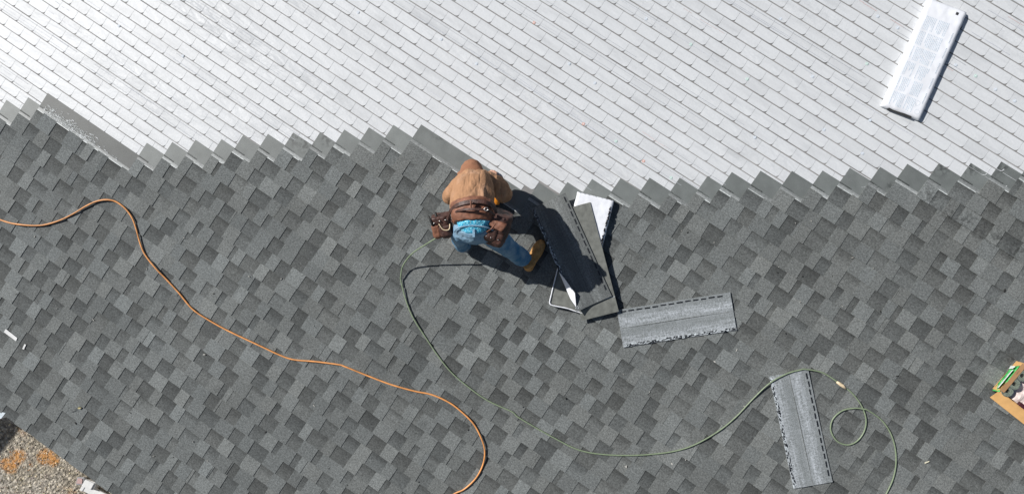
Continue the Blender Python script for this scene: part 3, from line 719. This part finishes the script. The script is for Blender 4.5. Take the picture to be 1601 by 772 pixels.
# body: one continuous figure under the clothes
bd = MB()
bd.loft([(P(743, 366, .73), .09, .07), (P(742, 354, .82), .12, .085), (P(742, 330, .80), .115, .08), (P(740, 304, .74), .13, .10), (P(740, 291, .67), .12, .09), (P(738, 280, .60), .06, .06)], X)
bd.loft([(P(738, 287, .59), .06, .055), (P(738, 279, .55), .055, .055), (P(738, 274, .51), .066, .075), (P(738, 271, .46), .074, .088), (P(738, 270, .39), .068, .082), (P(738, 270, .33), .045, .055)], X)
bd.loft([(P(738, 260, .405), .012, .01), (P(738, 255.5, .40), .016, .014), (P(738, 252.5, .415), .008, .008)], X, 8)      # nose
for s in (-1, 1):
    bd.loft([(P(738 + s * 12, 270, .44), .008, .018), (P(738 + s * 15, 270, .44), .006, .026), (P(738 + s * 16, 270, .44), .004, .018)], Y, 8)  # ears
def limb(b, pts, seg=16, wide=X):
    b.loft([(P(*p[0]), p[1], p[2] if len(p) > 2 else p[1]) for p in pts], wide, seg)
LH, RH = P(727, 284, .06), P(770, 290, .07)
limb(bd, [((729, 284, .61), .05), ((709, 300, .48), .043), ((705, 306, .40), .040), ((712, 297, .22), .036), ((725, 287, .09), .027)])
limb(bd, [((752, 283, .61), .05), ((781, 296, .49), .045), ((786, 303, .41), .042), ((786, 298, .22), .036), ((773, 292, .10), .027)])
for H, s in ((LH, -1), (RH, 1)):                                       # hands: palm, four curled fingers, thumb
    bd.loft([(H + Vector((0, -.02, .02)), .027, .016), (H + Vector((0, .03, .0)), .042, .016), (H + Vector((0, .085, -.012)), .042, .014)], X, 12)
    for f, (dx, l) in enumerate(((-.032, .062), (-.011, .075), (.011, .07), (.031, .055))):
        a = H + Vector((dx, .08, -.012)); bd.loft([(a, .0095, .0095), (a + Vector((0, l * .5, -.004)), .009, .009), (a + Vector((0, l * .8, -.02)), .0085, .0085), (a + Vector((0, l * .85, -.035)), .006, .006)], X, 8)
    a = H + Vector((-s * .035, .01, 0)); bd.loft([(a, .013, .012), (a + Vector((-s * .03, .03, -.01)), .0115, .0115), (a + Vector((-s * .03, .06, -.02)), .009, .009)], Z, 8)
for pts in ([((725, 359, .77), .062), ((718, 374, .46), .048), ((725, 384, .1), .038), ((726, 385, .05), .040)], [((762, 361, .78), .065), ((796, 388, .45), .05), ((826, 409, .1), .04), ((828, 410, .05), .042)]): limb(bd, pts)
bd.organic('body', M['skin'], man, .0075, 2)
# hooded sweatshirt
def fold(sc, amp, st=(1, 1, 1)):
    def f(p):
        q = Vector((p.x * st[0], p.y * st[1], p.z * st[2])); return amp * (noise.noise(q * sc) + .5 * noise.noise(q * sc * 2.1 + Vector((3, 1, 7))) - .35 * abs(noise.noise(q * sc * 1.4 + Vector((9, 2, 4)))))
    return f
hd = MB()
hd.loft([(P(739, 350, .84), .155, .125), (P(739, 338, .83), .170, .135), (P(738, 322, .80), .180, .145), (P(739, 306, .755), .184, .15), (P(740, 293, .70), .172, .145), (P(740, 283, .635), .160, .12), (P(739, 276, .60), .118, .09)], X, 28)
# sleeves
limb(hd, [((729, 282, .62), .080), ((719, 290, .57), .078), ((708, 301, .48), .070), ((703, 308, .41), .066), ((706, 305, .33), .060), ((711, 299, .22), .056), ((716, 294, .16), .05)], 18)
limb(hd, [((752, 281, .62), .088), ((767, 286, .585), .092), ((782, 296, .50), .086), ((787, 304, .42), .078), ((788, 303, .33), .066), ((785, 299, .22), .058), ((781, 296, .16), .052)], 18)
for tp in (((726, 296, .85), (722, 306, .885), (720, 317, .90)), ((752, 296, .855), (756, 306, .885), (757, 317, .89)), ((764, 290, .78), (768, 300, .81), (766, 312, .83)), ((738, 303, .90), (739, 318, .94)), ((712, 292, .77), (716, 302, .83), (713, 314, .84)), ((730, 283, .765), (744, 286.5, .79), (757, 283, .75)), ((746, 308, .905), (748, 318, .93))):
    hd.tube(spline([P(q[0], q[1], q[2] + .004) for q in tp], 5), .017, 8)
hf = fold(9, .0105, (1.5, .55, .8))
hoodie = hd.organic('hoodie', M['hoodie'], man, .0085, 4, hf)
hh = MB()
hh.loft([(P(738, 281, .625), .085, .05), (P(738, 278, .612), .104, .080), (P(738, 274, .585), .100, .100), (P(738, 270.5, .53), .098, .112), (P(738, 269, .46), .095, .112), (P(738.5, 269, .40), .086, .102), (P(739, 269, .35), .070, .08)], X, 24)
hh.tube(spline([P(x, y, h) for x, y, h in ((719, 271, .58), (722, 276.5, .645), (730, 280.5, .69), (738, 282, .70), (747, 280.5, .69), (755, 276.5, .645), (758, 271, .58))], 5), .021, 10)
hh.organic('hood', simple('hood_fleece_shaded', (.30, .145, .085), .92, .12, 9, .006, .15), hoodie, .008, 3, fold(11, .008))  # hood darker than the sweatshirt, its shading put into the colour
sm = MB(); sp = [P(x, y, h) for x, y, h in ((713, 272.5, .69), (724, 270, .70), (738, 269, .71), (752, 270, .70), (764, 273, .69))]
# cuffs
for (a, b_) in (((716, 294, .17), (721, 290, .11)), ((781, 296, .17), (775, 293, .11))):
    q = MB(); q.loft([(P(*a), .05, .05), (P(*b_), .043, .043)], X, 16); q.build('cuff', M['hoodie'], hoodie, True)
# shirt tail, jeans
sh = MB(); sh.loft([(P(741, 336, .87), .135, .09), (P(741, 346, .885), .14, .095), (P(741, 352, .87), .132, .09), (P(742, 355, .84), .11, .07)], X, 24)
sh.organic('shirt', M['plaid'], man, .009, 2, fold(26, .006))
jn = MB()
jn.loft([(P(742, 349, .83), .145, .10), (P(742, 355, .83), .158, .112), (P(742, 360, .79), .158, .108), (P(743, 364, .73), .15, .10), (P(743, 367, .66), .12, .08)], X, 26)
limb(jn, [((725, 359, .77), .084), ((720, 367, .62), .080), ((718, 374, .45), .070), ((721, 380, .30), .066), ((725, 384, .13), .064), ((725.5, 384, .09), .062)], 20)
limb(jn, [((762, 361, .78), .10), ((778, 374, .63), .094), ((796, 388, .45), .083), ((808, 397, .30), .080), ((815, 402, .23), .080), ((818, 404.5, .19), .078)], 20)
jeans = jn.organic('jeans', M['denim'], man, .009, 3, fold(13, .009, (1, 1, .8)))
wb = MB()
ring = [(P(742, 357, .865) + Vector((.158 * math.cos(t), .0 + .05 * math.sin(t) - .03, .10 * math.sin(t)))) for t in [i * math.pi / 12 for i in range(13)]]
wb.tube(ring, .006, 6); 
o = wb.build('waistband', M['denim'], jeans, True)
b = MB(); q = P(741, 364, .945); b.box(q.x - .010, q.x + .010, q.y - .035, q.y + .03, q.z - .02, q.z + .008); b.build('belt_loop', M['denim'], jeans, bevel=.004)
# boots
def boot(heel, toe, ank):
    H, T, A = Vector(heel), Vector(toe), Vector(ank); d = (T - H); d.z = 0; d.normalize(); sdir = d.cross(Z); 
    Lb = (T - H).length; b = MB(); g_ = lambda s, z: H + d * (Lb * s) + Z * (z - H.z)
    b.loft([(g_(.0, .05), .028, .03), (g_(.06, .06), .043, .047), (g_(.3, .068), .043, .052), (g_(.5, .062), .051, .048), (g_(.72, .05), .056, .038), (g_(.9, .045), .047, .030), (g_(1.0, .04), .02, .015)], sdir, 18)
    b.loft([(g_(.22, .05), .046, .062), (g_(.18, .10), .047, .055), (A + Z * .01, .05, .052), (A + Z * .05, .054, .056)], sdir, 18)
    r_ = b.organic('boot', M['boot'], man, .006, 2, fold(30, .003))
    s_ = MB(); out = [(0, -.028), (.15, -.04), (.35, -.040), (.7, -.052), (.9, -.043), (1.02, -.015), (1.02, .015), (.9, .043), (.7, .052), (.35, .040), (.15, .04), (0, .028)]
    pts = [H + d * (Lb * a) + sdir * -w_ for a, w_ in out]; s_.prism([(p.x, p.y) for p in pts][::-1], .0, .026, bottom=True); bs = s_.build('sole', M['sole'], r_, bevel=.005)
    l_ = MB()
    for k in range(5):
        s = .34 + k * .075; q0 = g_(s, .118 - k * .0115); l_.tube([q0 - sdir * .03 - Z * .012, q0, q0 + sdir * .03 - Z * .012], .0035, 6)
    l_.build('lace', M['cream'], r_, True); return r_
boot(P(825, 421, 0), P(849, 376, 0), P(826, 411, .14))
boot(P(726, 389, 0), P(720, 347, 0), P(726, 385, .12))
# tool belt
belt = empty('tool_belt', (BX.x, BX.y, .012), RZ); tag(belt, 'brown leather tool belt with two full pouches worn by the bent over worker', 'tool belt')
bk = MB(); bk.loft([(P(740, 321, .83), .186, .150), (P(740, 330, .855), .182, .148), (P(739, 341, .875), .172, .138), (P(739, 349, .885), .155, .115)], X, 30)
bk.organic('back_pad', M['leather_lt'], belt, .009, 2, fold(12, .008))
def strap(pts, wd, th, mat, name='strap'):
    b = MB(); pts = spline([P(*p) for p in pts], 5); prev = None
    cn = P(740, 335, .72)
    for i, p in enumerate(pts):
        t = (pts[min(i + 1, len(pts) - 1)] - pts[max(i - 1, 0)]).normalized(); nr = (p - cn); nr -= t * nr.dot(t); nr.normalize(); a = t.cross(nr)
        k = len(b.v); b.v += [tuple(p + a * wd + nr * th), tuple(p - a * wd + nr * th), tuple(p - a * wd - nr * th), tuple(p + a * wd - nr * th)]
        if prev is not None:
            for j in range(4): b.f.append((prev + j, prev + (j + 1) % 4, k + (j + 1) % 4, k + j)); b.c.append((1, 1, 1))
        prev = k
    b.f += [(0, 1, 2, 3), (prev + 3, prev + 2, prev + 1, prev)]; b.c += [(1, 1, 1)] * 2
    return b.build(name, mat, belt, bevel=.003)
strap([(700, 342, .78), (705, 329, .90), (718, 319.5, .985), (740, 315, 1.0), (760, 316.5, .99), (771, 324, .935), (777, 338, .88)], .017, .006, M['leather'])
strap([(707, 346, .84), (712, 332, .96), (727, 327.5, 1.035), (745, 327, 1.045), (762, 329, 1.02), (773, 336, .95)], .009, .005, M['leather'])
b = MB(); q = P(760, 327, 1.045); b.tube([q + Vector((.015 * math.cos(t), .012 * math.sin(t), 0)) for t in [i * math.pi / 6 for i in range(13)]], .0028, 6); b.build('buckle', M['steel'], belt, True)
b = MB(); q = P(736, 320, 1.045); b.box(q.x - .005, q.x + .005, q.y - .03, q.y + .03, q.z - .02, q.z + .006); b.build('keeper', M['leather_lt'], belt, bevel=.003)
def pouch(c, w_, l_, d_, rz, tilt, mat, name='pouch'):
    b = MB(); b.loft([((0, l_ / 2, 0), w_ * .50, d_ * .5, .6), ((0, l_ * .2, 0), w_ * .54, d_ * .56, .6), ((0, -l_ * .2, 0), w_ * .52, d_ * .58, .6), ((0, -l_ * .45, 0), w_ * .44, d_ * .42, .6), ((0, -l_ / 2, 0), w_ * .34, d_ * .25, .7)], X, 24)
    po = b.organic(name, mat, belt, .007, 2, fold(24, .006)); po.matrix_local = Matrix.Translation(c) @ Matrix.Rotation(rz, 4, 'Z') @ Matrix.Rotation(tilt, 4, 'X'); return po
# left pouch with its small front pocket, flap and rivets
pc = pouch(P(692, 352, .70), .15, .19, .12, rad(10), rad(25), M['leather'])
b = MB(); b.loft([((.025, .02, .055), .052, .03, .6), ((.025, -.06, .06), .05, .035, .6), ((.02, -.09, .05), .035, .02, .7)], X, 20); b.organic('pocket', M['leather'], pc, .006, 2, fold(30, .004))
b = MB(); b.loft([((-.05, .03, .05), .035, .026, .6), ((-.05, -.06, .055), .034, .03, .6), ((-.045, -.085, .045), .025, .018, .7)], X, 18); b.organic('pocket', M['leather_lt'], pc, .006, 2, fold(30, .004))
b = MB(); b.tube(spline([(-.01, .05, .085), (.015, .0, .096), (.06, -.01, .092), (.075, .03, .075)], 4), .004, 6); b.build('cord', M['cream'], pc, True)
b = MB(); b.tube([(-.085, .12, .05), (-.06, .02, .06)], [.008, .013], 10); b.tube([(-.03, .13, .02), (-.02, .03, .03)], .011, 10); b.build('tool_handle', M['rubber'], pc, True)
for x, y in ((.0, .07), (.05, .07), (-.05, .06), (.03, -.04)): b = MB(); b.tube([(x, y, .06), (x, y, .078)], .005, 8); b.build('rivet', M['steel'], pc, True)
# right pouch hanging over the thigh
pc = pouch(P(777, 357, .80), .19, .29, .15, rad(-20), rad(24), M['leather'])
b = MB(); b.loft([((-.03, .03, .065), .062, .034, .6), ((-.03, -.05, .07), .06, .04, .6), ((-.02, -.10, .055), .04, .02, .7)], X, 20); b.organic('pocket', M['leather'], pc, .006, 2, fold(30, .005))
b = MB(); b.loft([((.045, .0, .06), .04, .03, .6), ((.045, -.08, .06), .038, .034, .6), ((.04, -.11, .045), .03, .018, .7)], X, 18); b.organic('pocket', M['leather'], pc, .006, 2, fold(30, .004))
b = MB(); b.loft([((0, .125, .03), .075, .012, .6), ((0, .09, .075), .08, .012, .6), ((-.01, .045, .105), .07, .010, .6)], X, 18); b.organic('flap', M['leather_lt'], pc, .006, 2, fold(26, .004))
b = MB(); b.tube(spline([(-.085, -.06, .06), (-.05, .0, .11), (-.02, .05, .11), (0, .11, .06)], 4), .006, 6); b.build('cord', M['leather_lt'], pc, True)
for x, y in ((-.05, -.045), (-.01, -.045), (.05, -.04)): b = MB(); b.tube([(x, y, .08), (x, y, .112)], .004, 8); b.build('rivet', M['steel'], pc, True)
# nail gun in the right hand
gp0 = at(778, 309, .0); ng = empty('nail_gun', (gp0.x, gp0.y, .014), RZ); tag(ng, 'orange nail gun held low under the right arm of the worker', 'nail gun')
b = MB(); b.loft([((0, -.07, .10), .030, .038, .7), ((0, .0, .10), .034, .042, .7), ((0, .07, .095), .026, .034, .7)], X, 16); b.build('body', M['gun'], ng, True)
b = MB(); b.loft([((0, .06, .095), .016, .016), ((0, .12, .05), .014, .014), ((0, .13, .004), .010, .010)], X, 12); b.build('nose', M['steel'], ng, True)
b = MB(); b.loft([((0, -.05, .09), .045, .04), ((.0, -.055, .03), .045, .04)], X, 18); b.build('magazine', M['rubber'], ng, True)
b = MB(); b.loft([((0, .02, .12), .016, .02), ((0, .045, .155), .015, .018), ((0, .08, .18), .015, .018)], X, 12); b.build('handle', M['rubber'], ng, True)

for o in bpy.data.objects:
    if o.type == 'MESH' and not o.data.materials: print('no material', o.name)
